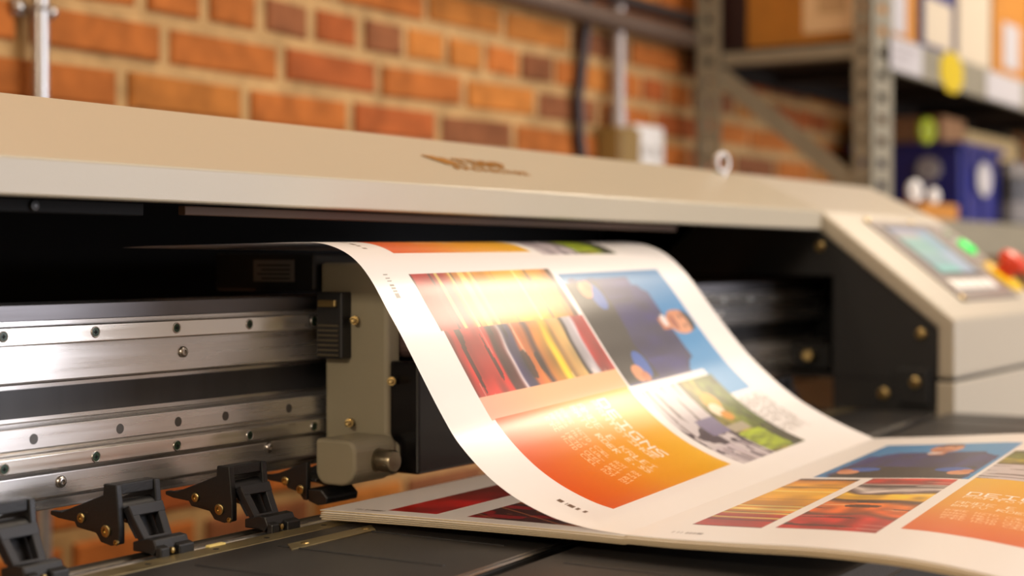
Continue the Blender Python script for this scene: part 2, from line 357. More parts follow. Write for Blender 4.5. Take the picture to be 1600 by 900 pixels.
# pinch rollers
def roller(x, short=False):
    side = [(.7445, -.1505), (.735, -.1505), (.70, -.1375), (.6995, -.1310), (.689, -.1310), (.6865, -.155), (.6865, -.1655), (.694, -.1670), (.702, -.1655), (.706, -.1605), (.722, -.1585), (.724, -.1555), (.738, -.1545), (.7445, -.1530)]
    if short: side = [(.7445, -.1505), (.735, -.1505), (.7045, -.1390), (.7045, -.1655), (.708, -.1655), (.712, -.1605), (.722, -.1585), (.724, -.1555), (.738, -.1545), (.7445, -.1530)]
    bm = B(); prism(bm, side, 'x', x, x+.0045); prism(bm, side, 'x', x+.031, x+.0355)
    if not short: box(bm, x+.0045, x+.031, .690, .699, -.1375, -.1310)
    box(bm, x+.0045, x+.031, .7, .7445, -.1535, -.1512)
    pr = part('pinch_roller', bm, M_plastic, bevel=.0007)
    if short:
        for y, z, r in ((.7235, -.1535, .0030), (.710, -.1585, .0032)):
            part('roller_bolt', lathe(B(), (x+.0002, y, z), (-1, 0, 0), [(0, r), (.0012, r), (.0016, r*.8), (.0016, r*.5), (.0008, r*.45)], 20), M_brass, pr, smooth=True)
        part('roller_block', prism(B(), [(.7042, -.1575), (.6925, -.1575), (.6870, -.1625), (.6880, -.1670), (.696, -.1685), (.7042, -.1660)], 'x', x+.0005, x+.0350), M_plastic, pr, bevel=.001)
        return
    bm = B(); cyl(bm, (x+.004, .694, -.147), (x+.0315, .694, -.147), .0062, 24); part('pressure_roll', bm, M_plastic, pr, smooth=True)
    bm = B()      # arm: two converging legs and a window between them
    def leg(xa, xb): slab(bm, [(xa, .6880, -.1465), (xa+.0055, .6880, -.1465), (xb+.0055, .6775, -.1675), (xb, .6775, -.1675)], .005)
    leg(x+.0045, x+.0085); leg(x+.0265, x+.0250)
    slab(bm, [(x+.0045, .6880, -.1450), (x+.0320, .6880, -.1450), (x+.0320, .6855, -.151), (x+.0055, .6855, -.151)], .005)
    slab(bm, [(x+.009, .6795, -.1630), (x+.0290, .6795, -.1630), (x+.0290, .6775, -.1675), (x+.009, .6775, -.1675)], .005)
    slab(bm, [(x+.007, .6915, -.1485), (x+.029, .6915, -.1485), (x+.029, .684, -.1635), (x+.010, .684, -.1635)], .001)
    part('arm', bm, mat('grey_black_plastic', (25, 25, 28), .4), pr, bevel=.0005)
    ft = [(.679, -.1635), (.667, -.1605), (.662, -.1610), (.6595, -.1665), (.663, -.1705), (.667, -.1690), (.679, -.1690)]
    bm = B(); prism(bm, ft, 'x', x+.003, x+.030); prism(bm, [(.6605, -.1640), (.656, -.1655), (.656, -.1715), (.661, -.1715)], 'x', x+.003, x+.010); prism(bm, [(.6605, -.1640), (.656, -.1655), (.656, -.1715), (.661, -.1715)], 'x', x+.018, x+.030)
    f = part('foot', bm, M_plastic, pr, bevel=.0008)
    part('foot_pin', lathe(B(), (x+.014, .6605, -.168), (0, -1, 0), [(0, .0018), (.003, .0018), (.0035, .001)], 14), M_brass, f, smooth=True)
    for y, z, r in ((.7175, -.1525, .0030), (.697, -.1585, .0036), (.6885, -.1645, .0018)):
        bm = lathe(B(), (x+.0002, y, z), (-1, 0, 0), [(0, r), (.0012, r), (.0016, r*.8), (.0016, r*.5), (.0008, r*.45)], 20)
        part('roller_bolt', bm, M_brass, pr, smooth=True)
for x in (.565, .660, .756, .851, 1.44, 1.54, 1.64): roller(x, abs(x-.851) < .001)
# grit shaft and slot
part('back_shaft', cyl(B(), (XL, .6815, -.1770), (XE, .6815, -.1770), .0055), mat('dark_shaft', (90, 84, 76), .35, .8), smooth=True)
part('grit_shaft', cyl(B(), (XL, .6695, -.1765), (XE, .6695, -.1765), .0046), M_rail, smooth=True)
bm = B()
for i in range(118): box(bm, .42+i*.011, .4265+i*.011, .6575, .6645, -.178, -.1730)
box(bm, XL, XE, .6575, .6655, -.185, -.1765)
part('slot_comb', bm, M_black)
strip = part('guide_strip', box(B(), XL, XE, .6405, .6572, -.176, -.1705), M_olive, bevel=.0006)
for i, x in enumerate((.60, .645, .70, .745, .80)):
    part('strip_hole', lathe(B(), (x, .6485, -.1706), (0, 0, 1), [(0, .0018), (.0003, .0018)], 16), M_dark, strip)
part('yellow_marker', box(B(), .702, .716, .655, .659, -.1722, -.1695), mat('cream_yellow_marker', (228, 208, 130), .5), strip, bevel=.0006)
# platen panels
def poly_slab(pts, z, t): return prism(B(), pts, 'z', z-t, z)
seam = lambda x: .464+(x-.5)*.0672
pa = part('platen_panel', poly_slab([(XL, .640), (XL, seam(XL)), (XE, seam(XE)), (XE, .640)], -.17, .018), M_platen, bevel=.003, seg=3)
pbp = part('platen_panel', poly_slab([(XL, seam(XL)-.010), (XL, .312), (XE+.012, .312), (XE+.012, seam(XE)-.010)], -.170, .018), M_platen, bevel=.004, seg=3)
bm = B(); slab(bm, [(XL, seam(XL)+.0035, -.1698), (XL, seam(XL)-.0003, -.1712), (XE, seam(XE)-.0003, -.1712), (XE, seam(XE)+.0035, -.1698)], .0022)
part('edge_highlight', bm, M_platedge, pa)  # bright strip standing for the highlight along the rounded panel edge
part('seam_filler', prism(B(), [(XL, seam(XL)+.004), (XL, seam(XL)-.014), (XE, seam(XE)-.014), (XE, seam(XE)+.004)], 'z', -.186, -.180), M_dark, pa)
def rib(xa, ya, xb, yb, p):
    d = Vector((xb-xa, yb-ya, 0)).normalized(); n = Vector((-d.y, d.x, 0))*.0012
    a, b = Vector((xa, ya, -.1694)), Vector((xb, yb, -.1694))
    part('platen_rib', slab(B(), [a+n, a-n, b-n, b+n], .0012), mat('black_rib', (26, 25, 25), .5), p, bevel=.0004)
for x in (.585, .655, .725, .795, .865, 1.42, 1.50, 1.58, 1.66): rib(x, .622, x+.002, seam(x)+.025, pa)
for x in (.55, .66, .77, 1.50, 1.60, 1.70): rib(x, seam(x)-.03, x, .335, pbp)
part('inlay_plate', poly_slab([(.7300, .6195), (.7180, .6060), (.7990, .6060), (.8120, .6195)], -.1692, .001), M_olive, pa, bevel=.0003)
for x in (.738, .797): part('inlay_rivet', lathe(B(), (x, .6125, -.1692), (0, 0, 1), [(0, .0028), (.0006, .0022), (.0009, .001)], 16), M_brass, pa)
bm = B(); prism(bm, [(.335, -.188), (.352, -.30), (.40, -.30), (.648, -.19), (.648, -.186), (.335, -.186)], 'x', XL, XE)
part('front_apron', bm, M_black)
part('base_box', box(B(), XL, XE+.2, .40, .648, -.42, -.30), M_black, bevel=.004)
# console
U = [(.7792, .1007), (.6833, .0553), (.5283, -.0670), (.5283, -.1325), (1.0, -.1325), (1.0, .097)]
XR = 2.175
UI = offset_poly(U, .020)
shell_prof = [U[5], U[0], U[1], U[2], U[3], (UI[3][0], U[3][1]), UI[2], UI[1], UI[0], (U[5][0], UI[5][1])]
cons = part('control_console', prism(B(), shell_prof, 'x', XE, XR-.004), M_console, bevel=.004, seg=3)
part('end_plate', prism(B(), U, 'x', XR-.004, XR), M_console, cons, bevel=.002)
part('console_seam', box(B(), XE+.002, XR-.002, .531, .99, -.1362, -.1325), M_dark, cons)
low = B(); box(low, XE, XR, .5283, .5490, -.52, -.1362); box(low, XR-.02, XR, .549, 1.0, -.52, -.1362);
part('console_base', low, M_console, cons, bevel=.002)
# black side panel with opening
inner_o = offset_poly(U, .0203)
pl = B(); xs0, xs1 = XE+.003, XE+.007
I = inner_o   # same order as U
prism(pl, [I[1], I[2], I[3], (.6709, I[3][1]), (.6709, -.0184), (.98, -.0184), (.98, I[0][1]-.002), I[0]], 'x', xs0, xs1)
box(pl, xs0, xs1, .549, .6709, -.19, I[3][1])
sp = part('side_panel', pl, M_panel, cons)
part('inner_box', prism(B(), offset_poly(U, .022), 'x', XE+.16, XE+.165), M_inner, cons)
for y, z, r, m in ((.687, .0148, .0058, M_brass), (.5677, -.0835, .0062, M_brass), (.5711, -.1372, .0062, M_brass), (.6101, -.1518, .0068, M_brass)):
    part('panel_bolt', lathe(B(), (xs0, y, z), (-1, 0, 0), [(0, r), (.003, r), (.0045, r*.7), (.0045, r*.4), (.002, r*.35)], 22), m, sp, smooth=True)
part('bolt_block', box(B(), XE-.006, xs0, .556, .594, -.163, -.122), M_black, sp, bevel=.002)
part('panel_bolt', lathe(B(), (XE-.006, .5711, -.1372), (-1, 0, 0), [(0, .0062), (.003, .0062), (.0045, .0044), (.0045, .0025), (.003, .002)], 22), M_brass, sp, smooth=True)
part('brass_stud', lathe(B(), (XE+.04, .715, -.113), (-1, -.3, 0), [(0, .007), (.02, .007), (.022, .005)], 20), M_brass, sp, smooth=True)
part('stud_arm', box(B(), XE+.04, XE+.06, .69, .739, -.13, -.10), M_black, sp, bevel=.002)
# console controls, laid on the slope: w = distance down the slope
SA = np.array([.6833, .0553]); ST = np.array([-.78505, -.61943]); SN = np.array([-.61943, .78505])
def sl(x, w_, h=0): p = SA+ST*w_+SN*h; return (x, p[0], p[1])
def srect(bm, x0, x1, w0, w1, h, t): return slab(bm, [sl(x0, w0, h), sl(x0, w1, h), sl(x1, w1, h), sl(x1, w0, h)], t)
cp = part('control_panel', srect(B(), 1.853, 2.095, .0150, .1690, .0025, .003), mat('grey_brown_panel', (112, 100, 94), .4), cons, bevel=.001)
part('touch_screen', srect(B(), 1.878, 2.050, .0265, .1240, .0034, .002), mat('screen_bezel', (70, 68, 72), .3), cp, bevel=.0006)
def screen():
    bm = B(); nx, nw = 24, 16; lay = bm.verts.layers.float_color.new('Col')
    g = [[bm.verts.new(sl(1.891+.146*i/nx, .0320+.0870*j/nw, .0038)) for i in range(nx+1)] for j in range(nw+1)]
    for j in range(nw):
        for i in range(nx): bm.faces.new((g[j][i], g[j+1][i], g[j+1][i+1], g[j][i+1]))
    for j in range(nw+1):
        for i in range(nx+1):
            fx, fw_ = i/nx, j/nw
            c = (150, 190, 186)
            if fw_ < .12: c = (150, 160, 190)
            elif fw_ < .24 and fx < .6: c = (196, 178, 168)
            elif fx > .62: c = (186, 200, 214) if fw_ > .5 else (150, 186, 196)
            elif .24 < fw_ < .62: c = (132, 190, 172) if (j//2) % 2 else (154, 200, 184)
            elif fw_ > .85: c = (140, 212, 196)
            g[j][i][lay] = tuple(lin(c))+(1,)
    return part('screen_image', bm, mat('lit_screen', (150, 200, 190), .3, emit=.75, attr='Col'), cp)
screen()
for i in range(5):
    part('key', srect(B(), 1.872+i*.036, 1.900+i*.036, .134, .151, .0050, .003), M_white, cp, bevel=.0008)
for x, w_, r in ((1.858, .0165, .005), (1.858, .1650, .006), (2.02, .0165, .004)):
    p = sl(x, w_, .0025); part('panel_screw', lathe(B(), p, (0, SN[0], SN[1]), [(0, r), (.0015, r*.9), (.002, r*.4)], 16), M_brass, cp)
nrm = (0, SN[0], SN[1])
cs = part('control_strip', srect(B(), 2.103, 2.158, .0150, .0950, .0018, .002), mat('grey_brown_strip', (134, 120, 112), .42), cons, bevel=.0008)
part('start_button', lathe(B(), sl(2.132, .0672, .001), nrm, [(0, .0145), (.004, .0145), (.006, .012), (.0068, .006)], 28), mat('lit_green_button', (30, 220, 90), .3, emit=.7), cs, smooth=True)
part('status_lamp', lathe(B(), sl(2.122, .0380, .001), nrm, [(0, .0085), (.003, .0085), (.004, .005)], 20), mat('dark_green_lamp', (24, 92, 40), .3), cs, smooth=True)
for i, (x, w_) in enumerate(((2.112, .026), (2.118, .050), (2.132, .048), (2.126, .086))): part('button_mark', lathe(B(), sl(x, w_, .0015), nrm, [(0, .0045), (.001, .004)], 14), M_label, cs)
es = part('emergency_stop', lathe(B(), sl(2.137, .1275, 0), nrm, [(0, .030), (.003, .030), (.005, .027), (.005, .01)], 36), mat('yellow_ring', (238, 196, 10), .4), cons, smooth=True)
part('stop_button', lathe(B(), sl(2.139, .1255, .005), nrm, [(0, .012), (.012, .012), (.014, .0195), (.021, .0205), (.027, .0175), (.030, .010)], 36), mat('red_mushroom_button', (214, 62, 30), .4), es, smooth=True)
# left housing and stand
part('end_housing', prism(B(), [(.7792, .1007), (.6833, .0553), (.5283, -.0670), (.5283, -.42), (1.0, -.42), (1.0, .097)], 'x', XL-.3, XL-.002), M_console, bevel=.004)
for x in (XL-.2, 1.90):
    bm = B(); box(bm, x-.04, x+.04, .70, .80, FZ+.12, -.42); box(bm, x-.04, x+.04, .35, 1.25, FZ+.06, FZ+.12)
    sg = part('stand_leg', bm, M_black, bevel=.004)
    for y in (.40, 1.20): part('caster', cyl(B(), (x-.015, y, FZ+.03), (x+.015, y, FZ+.03), .03), M_plastic, sg, smooth=True)
part('stand_beam', box(B(), XL-.2, 1.90, .71, .79, -.62, -.54), M_black, bevel=.004)

# ------------------------------------------------------------------ printed sheets
def arcl(P): return np.r_[0, np.cumsum(np.linalg.norm(np.diff(P, axis=0), axis=1))]
FL = np.array([[.4289,-.1557],[.4517,-.1545],[.4731,-.1512],[.4905,-.1456],[.5038,-.1399],[.5174,-.1322],[.5311,-.1216],[.545,-.1083],[.5591,-.0876],[.5735,-.0647],[.5856,-.0454],[.5954,-.0317],[.6053,-.016],[.6153,-.004],[.6254,.0036],[.6383,.0085],[.6486,.0106],[.6591,.0111],[.70,.0105],[.80,.009],[.93,.004]])
FR = np.array([[.4742,-.1551],[.4945,-.1479],[.518,-.138],[.542,-.1256],[.5603,-.1133],[.5757,-.1007],[.5913,-.0868],[.6071,-.0698],[.6231,-.0509],[.6392,-.0306],[.6523,-.0148],[.6648,-.003],[.674,.0048],[.6887,.0114],[.7022,.015],[.72,.0165],[.745,.0155],[.85,.011],[.93,.004]])
RL = np.array([[.4289,-.1557],[.3986,-.1554],[.36,-.1539],[.3231,-.1521],[.3052,-.1517],[.2707,-.152],[.2442,-.1539],[.2186,-.157],[.195,-.161],[.165,-.170]])
RR = np.array([[.4742,-.1551],[.4543,-.1534],[.3991,-.1485],[.3461,-.1432],[.31,-.1415],[.27,-.142],[.205,-.150]])
def curve(P, u, sm):
    s = arcl(P); n = int(s[-1]/.0005)+1; ss = np.linspace(0, s[-1], n)
    out = []
    k = np.exp(-.5*(np.arange(-40, 41)*.0005/sm)**2); k /= k.sum()
    for i in (0, 1):
        f = np.interp(ss, s, P[:, i]); lo = 2*f[0]-f[1:41][::-1]; hi = 2*f[-1]-f[-41:-1][::-1]
        out.append(np.interp(u, ss, np.convolve(np.r_[lo, f, hi], k, 'valid')))
    return np.array(out).T
def noise1(x, seed, sc):
    r = np.random.RandomState(seed); t = r.rand(4096); q = np.asarray(x)*sc+500; i = np.floor(q).astype(int); f = q-i; f = f*f*(3-2*f)
    return t[i % 4096]*(1-f)+t[(i+1) % 4096]*f
def noise2(x, y, seed, sx, sy):
    r = np.random.RandomState(seed); t = r.rand(64, 64); a = x*sx+320; b = y*sy+320
    i = np.floor(a).astype(int); j = np.floor(b).astype(int); f = a-i; g = b-j; f = f*f*(3-2*f); g = g*g*(3-2*g)
    T = lambda p, q: t[p % 64, q % 64]
    return (T(i, j)*(1-f)+T(i+1, j)*f)*(1-g)+(T(i, j+1)*(1-f)+T(i+1, j+1)*f)*g
def art(p, v, moving):
    """page print: p across the page (reader's left to right, metres), v up the page 0..1; returns linear colours"""
    sh = p.shape; C = np.empty(sh+(3,)); C[:] = (246, 242, 238)
    def put(mk, c): C[mk] = c
    R = lambda a, b, c, d: (p >= a) & (p <= b) & (v >= c) & (v <= d)
    def stops(t, T):
        ts = [q[0] for q in T]; return np.stack([np.interp(t, ts, [q[1][i] for q in T]) for i in range(3)], -1)
    # yellow press picture
    p1 = .066 if not moving else .068
    m = R(.023, p1, .092, .485)
    base = stops(v, [(.09, (168, 14, 10)), (.17, (190, 30, 14)), (.185, (215, 130, 20)), (.25, (226, 150, 16)), (.35, (236, 176, 10)), (.42, (228, 160, 14)), (.485, (206, 120, 20))])
    st = noise1(v, 3, 160)*.6+noise1(v, 4, 60)*.4
    base = base*(1-.0*st[..., None])
    base[st > .70] *= .45; base[(noise1(v, 9, 90) > .82)] = (250, 214, 110)
    q = noise2(p, v, 5, 60, 40); base *= (.8+.35*q)[..., None]
    C[m] = base[m]
    # second press picture: rows of coloured machines
    p2 = .118 if moving else .133
    a2 = .068 if moving else .074
    m = R(a2, p2, .097, .495)
    T = [(.097, (120, 12, 10)), (.105, (190, 24, 18)), (.17, (206, 44, 30)), (.19, (196, 32, 24)), (.196, (60, 16, 20)), (.216, (96, 24, 24)), (.226, (220, 206, 206)), (.233, (36, 32, 74)), (.252, (50, 46, 90)), (.262, (206, 96, 30)), (.285, (222, 120, 24)), (.30, (70, 34, 40)), (.312, (214, 130, 20)), (.335, (196, 140, 24)), (.345, (248, 204, 10)), (.36, (244, 196, 16)), (.368, (190, 140, 70)), (.405, (206, 170, 96)), (.412, (26, 20, 24)), (.42, (206, 200, 206)), (.445, (190, 184, 190)), (.452, (170, 26, 26)), (.495, (190, 32, 26))]
    if not moving:
        T = [(.097, (170, 14, 14)), (.18, (206, 40, 24)), (.2, (120, 60, 40)), (.22, (224, 96, 20)), (.27, (228, 120, 24)), (.30, (80, 50, 30)), (.315, (240, 180, 16)), (.36, (236, 186, 20)), (.375, (90, 70, 70)), (.39, (226, 214, 206)), (.405, (60, 44, 44)), (.42, (190, 170, 160)), (.435, (176, 30, 22)), (.495, (206, 50, 24))]
    sk = v+(.012*(noise1(p, 21, 55)-.5) if moving else .05*(noise2(p, v, 8, 45, 14)-.5))
    c = stops(sk, T); q = noise2(p, v, 12, 50 if moving else 110, 60 if moving else 45)
    c *= (.72+.5*q)[..., None]
    dk = (noise2(p, v, 31, 30, 90) > .80) & (v < .3); c[dk] *= .35
    lt = (noise2(p, v, 33, 24, 130) > .86); c[lt] = c[lt]*.5+np.array((250, 236, 220))*.5
    C[m] = c[m]
    if moving:
        m = R(.118, .135, .097, .495); c = stops(v, [(.09, (244, 176, 150)), (.25, (248, 190, 140)), (.5, (250, 186, 130))]); C[m] = c[m]
    # orange text block
    o0 = .135 if moving else .142
    m = R(o0, .237, .105 if moving else .135, .49 if moving else .52); c = stops(v, [(.1, (222, 82, 0)), (.19, (228, 112, 0)), (.30, (234, 154, 0)), (.5, (238, 182, 0))]); C[m] = c[m]
    def text(s, px, vt, chw, chv, col):
        for i, ch in enumerate(s):
            g = FONT[ch]; x0 = px+i*chw
            k = np.floor((p-x0)/(chw*.84)*5).astype(int); r = np.floor((vt-v)/chv*7).astype(int)
            ok = (k >= 0) & (k < 5) & (r >= 0) & (r < 7)
            if not ok.any(): continue
            bits = np.array([int(b) for b in g]); on = np.zeros(sh, bool); on[ok] = bits[r[ok]*5+k[ok]] == 1
            C[on] = col
    W1 = (255, 246, 232); W2 = (255, 220, 176); x = .139 if moving else .151
    text('DEIGNS', x, .403, .0112, .026, W1); text('PRNTOTINGE', x, .372, .0066, .015, W2)
    text('ANDE E KRLEI', x, .334, .0062, .017, W2); text('BATV RDER E.SS', x, .311, .0055, .015, W2)
    for k in range(4): text('RARE NETD CDEL AOT RN', x+.001*k, .276-.016*k, .0036, .011, (255, 196, 140))
    # man in navy shirt against blue, reader's upright = +v
    m1 = .135 if moving else .139
    m = R(.029, m1, .50, .885) | R(m1-.001, .166 if moving else .139, .78, .885)
    c = stops(p+.1*(v-.7), [(.03, (18, 120, 178)), (.09, (34, 138, 200)), (.18, (70, 156, 212))])
    cx = .086
    def blob(pc, vc, rp, rv): return ((p-pc)/rp)**2+((v-vc)/rv)**2 < 1
    wv = .008*(noise2(p, v, 41, 120, 30)-.5)
    body = (np.abs(p-cx+wv) < .026+.022*np.clip((.80-v)/.10, 0, 1)**.6) & (v < .778) & (v > .49)
    c[body] = np.array((30, 30, 92))*(.75+.5*noise2(p, v, 42, 90, 22)[body])[..., None]
    arm = (np.abs(np.abs(p-cx)-.040) < .0105) & (v > .55) & (v < .735); c[arm] = np.array((36, 36, 104))*(.8+.4*noise2(p, v, 43, 120, 20)[arm])[..., None]
    low_ = (v < .60+.02*noise1(p, 44, 60)) & (np.abs(p-cx) < .047); c[low_] = np.array((30, 27, 26))*(.8+.4*noise2(p, v, 45, 90, 30)[low_])[..., None]
    for s in (-1, 1):
        k = blob(cx+s*.033, .585, .013, .022); c[k] = (36, 92, 178)
        k = blob(cx+s*.040, .556, .008, .020); c[k] = (224, 150, 104)
        k = blob(cx+s*.044, .572, .005, .014); c[k] = (206, 128, 84)
    k = (np.abs(p-cx) < .006) & (v > .745) & (v < .80); c[k] = (196, 120, 82)
    k = blob(cx-.003, .768, .006, .012); c[k] = (236, 226, 222)
    k = blob(cx, .826, .0125, .050); c[k] = (214, 140, 98)
    k = blob(cx+.004, .820, .0085, .040); c[k] = (226, 156, 116)
    k = blob(cx, .826, .0132, .054) & (v > .852+.006*noise1(p, 46, 300)); c[k] = (44, 28, 22)
    k = blob(cx, .800, .0085, .013); c[k] = (176, 104, 78)
    for s in (-1, 1): k = blob(cx+s*.0048, .836, .0022, .005); c[k] = (70, 40, 30)
    k = blob(cx, .803, .004, .004); c[k] = (150, 70, 60)
    C[m] = c[m]
    # pictures under the blurb: street-grey machine and green field
    g0 = .142
    m = R(g0, .242, .515, .650); c = np.empty(sh+(3,)); c[:] = (206, 198, 200)
    q = noise2(p, v, 51, 36, 160); c[q > .68] = (120, 108, 106)
    q2 = noise2(p, v, 52, 150, 70); dk = (p > .186) & (q2 > .42); c[dk] = (58, 48, 64); bl = (p > .182) & (p < .202) & (v > .58); c[bl] = (124, 118, 150)
    c[(p > .214) & (noise2(p, v, 54, 30, 220) > .45)] = (196, 184, 192)
    C[m] = c[m]
    m = R(g0, .242, .650, .79); c = stops(v+.04*(noise2(p, v, 61, 90, 40)-.5), [(.65, (90, 86, 30)), (.70, (170, 160, 40)), (.73, (104, 120, 24)), (.79, (74, 92, 20))])
    c *= (.7+.6*noise2(p, v, 62, 160, 90))[..., None]
    k = blob(.168, .700, .010, .026); c[k] = (238, 170, 30)
    k = blob(.178, .690, .008, .022); c[k] = (246, 228, 196)
    k = blob(.186, .700, .006, .018); c[k] = (222, 150, 30)
    k = (p > .196) & (p < .206) & (v < .72); c[k] = (176, 166, 140)
    k = (p > .208) & (p < .238) & (v < .745); c[k] = np.array((150, 170, 12))*(.75+.5*noise2(p, v, 63, 300, 40)[k])[..., None]
    k = (p > .206) & (v > .745) & (noise2(p, v, 64, 90, 60) > .35); c[k] = (44, 52, 16)
    C[m] = c[m]
    # grey blurb lines
    if moving:
        for k in range(9):
            vv = .895-.0125*k; m = R(.172, .226-.002*(k % 3), vv, vv+.006) & (noise1(p, 70+k, 700) > .35); C[m] = (150, 142, 134)
    # running foot on the margin
    m = R(.022, .042, .033, .043) & (noise1(p, 81, 900) > .45); C[m] = (120, 112, 106)
    if moving: m = R(.209, .231, .054, .064) & (noise1(p, 82, 1000) > .38); C[m] = (110, 94, 80)
    return lin(np.clip(C, 0, 255))
M_paper = mat('coated_print_paper', (240, 238, 232), .28, attr='Col', spec=.42)
def translucent(m, fac):
    nt = m.node_tree; b = nt.nodes['Principled BSDF']; out = nt.nodes['Material Output']
    t = nt.nodes.new('ShaderNodeBsdfTranslucent'); mx = nt.nodes.new('ShaderNodeMixShader'); mx.inputs[0].default_value = fac
    t.inputs[0].default_value = (.86, .85, .86, 1)          # plain paper shows through; the print sits on the front only
    src = b.inputs['Base Color'].links[0].from_socket; g = nt.nodes.new('ShaderNodeNewGeometry'); m2 = nt.nodes.new('ShaderNodeMix'); m2.data_type = 'RGBA'
    nt.links.new(g.outputs['Backfacing'], m2.inputs[0]); nt.links.new(src, m2.inputs[6]); m2.inputs[7].default_value = (.9, .89, .88, 1); nt.links.new(m2.outputs[2], b.inputs['Base Color'])
    nt.links.new(b.outputs[0], mx.inputs[1]); nt.links.new(t.outputs[0], mx.inputs[2]); nt.links.new(mx.outputs[0], out.inputs[0]); return m
M_thin = translucent(mat('thin_print_paper', (240, 238, 232), .27, attr='Col', spec=.42), .26)
M_edge = mat('shaded_paper_edge', (196, 178, 146), .8)  # edge colour darkened for the shade on the stack's sides
def sheet_mesh(name, P, C, thick, m=None):
    nu, nv = P.shape[:2]; idx = np.arange(nu*nv).reshape(nu, nv)
    q = np.stack([idx[:-1, :-1], idx[:-1, 1:], idx[1:, 1:], idx[1:, :-1]], -1).reshape(-1, 4)
    a, b, d = P[0, 0], P[0, 1], P[1, 0]
    if np.cross(b-a, d-a)[2] < 0: q = q[:, ::-1]
    me = bpy.data.meshes.new(name); me.vertices.add(nu*nv); me.vertices.foreach_set('co', (P+[0, 0, ZC]).astype(np.float32).ravel())
    nf = len(q); me.loops.add(nf*4); me.loops.foreach_set('vertex_index', q.astype(np.int32).ravel())
    me.polygons.add(nf); me.polygons.foreach_set('loop_start', np.arange(0, nf*4, 4, dtype=np.int32)); me.polygons.foreach_set('loop_total', np.full(nf, 4, np.int32))
    me.update(calc_edges=True); me.polygons.foreach_set('use_smooth', np.ones(nf, bool))
    at = me.color_attributes.new('Col', 'FLOAT_COLOR', 'POINT'); at.data.foreach_set('color', np.concatenate([C, np.ones((nu, nv, 1))], -1).astype(np.float32).ravel())
    me.materials.append(m or M_paper); me.materials.append(M_edge)
    o = bpy.data.objects.new(name, me); COL.objects.link(o)
    if not thick: return o
    s = o.modifiers.new('thickness', 'SOLIDIFY'); s.thickness = thick; s.offset = -1; s.material_offset_rim = 1
    return o
def spread(uf, ur, v, dz_l=None, sm=.006):
    """points of a spread: uf >= 0 along the flying half, ur > 0 along the right half"""
    fl, fr = curve(FL, uf, sm), curve(FR, uf, sm); rl, rr = curve(RL, ur, sm), curve(RR, ur, sm)
    l = np.vstack([rl[::-1], fl]); r = np.vstack([rr[::-1], fr])
    y = l[:, None, 0]*(1-v)+r[:, None, 0]*v; z = l[:, None, 1]*(1-v)+r[:, None, 1]*v
    x = np.broadcast_to(.797+.539*v, y.shape); return np.stack([x, y, z], -1)
def main_sheet():
    du = .00075; uf = np.arange(0, .470, du); ur = np.arange(du, .266, du); v = np.linspace(0, 1, 520)[None, :]
    P = spread(uf, ur, v); U_ = np.r_[-ur[::-1], uf][:, None]*np.ones_like(v); Vv = np.ones_like(U_)*v
    C = np.empty(U_.shape+(3,)); fly = U_[:, 0] >= 0
    nf = int((~fly).sum()); mid = nf+int((uf < .262).sum())
    C[:nf] = art(-U_[:nf], Vv[:nf], False); C[nf:mid] = art(.27-U_[nf:mid], Vv[nf:mid], True); C[mid:] = art(.506-U_[mid:], Vv[mid:], True)
    o = sheet_mesh('printed_sheet', P, C, 0, M_thin)
    tag(o, 'large colour printed sheet curling down out of the printer onto the stack', 'printed sheet')
main_sheet()
def stack_art(p, v):
    sh = p.shape; C = np.empty(sh+(3,)); C[:] = (240, 234, 226)
    R = lambda a, b, c, d: (p >= a) & (p <= b) & (v >= c) & (v <= d)
    m = R(.046, .086, .030, .48); q = noise2(p, v, 5, 60, 40)
    c = np.stack([np.interp(v, [.03, .12, .2, .48], [170, 190, 120, 200]), np.interp(v, [.03, .12, .2, .48], [14, 24, 14, 60]), np.interp(v, [.03, .12, .2, .48], [14, 18, 14, 20])], -1)*(.8+.4*q)[..., None]; C[m] = c[m]
    m = R(.110, .205, .030, .48); c = np.empty(sh+(3,)); c[:] = (150, 16, 18); q = noise2(p+.6*v*.1, v, 6, 30, 60)
    c[q > .55] = (70, 22, 16); c[q > .72] = (150, 80, 20); c[np.abs(((p-.11)+(v-.03)*.9) % .05-.02) < .0012] = (190, 110, 60); C[m] = c[m]
    m = R(.020, .046, .020, .026) & (noise1(p, 81, 900) > .4); C[m] = (110, 100, 94)
    return lin(C)
ordinals = ['topmost', 'second', 'third', 'fourth', 'bottom']
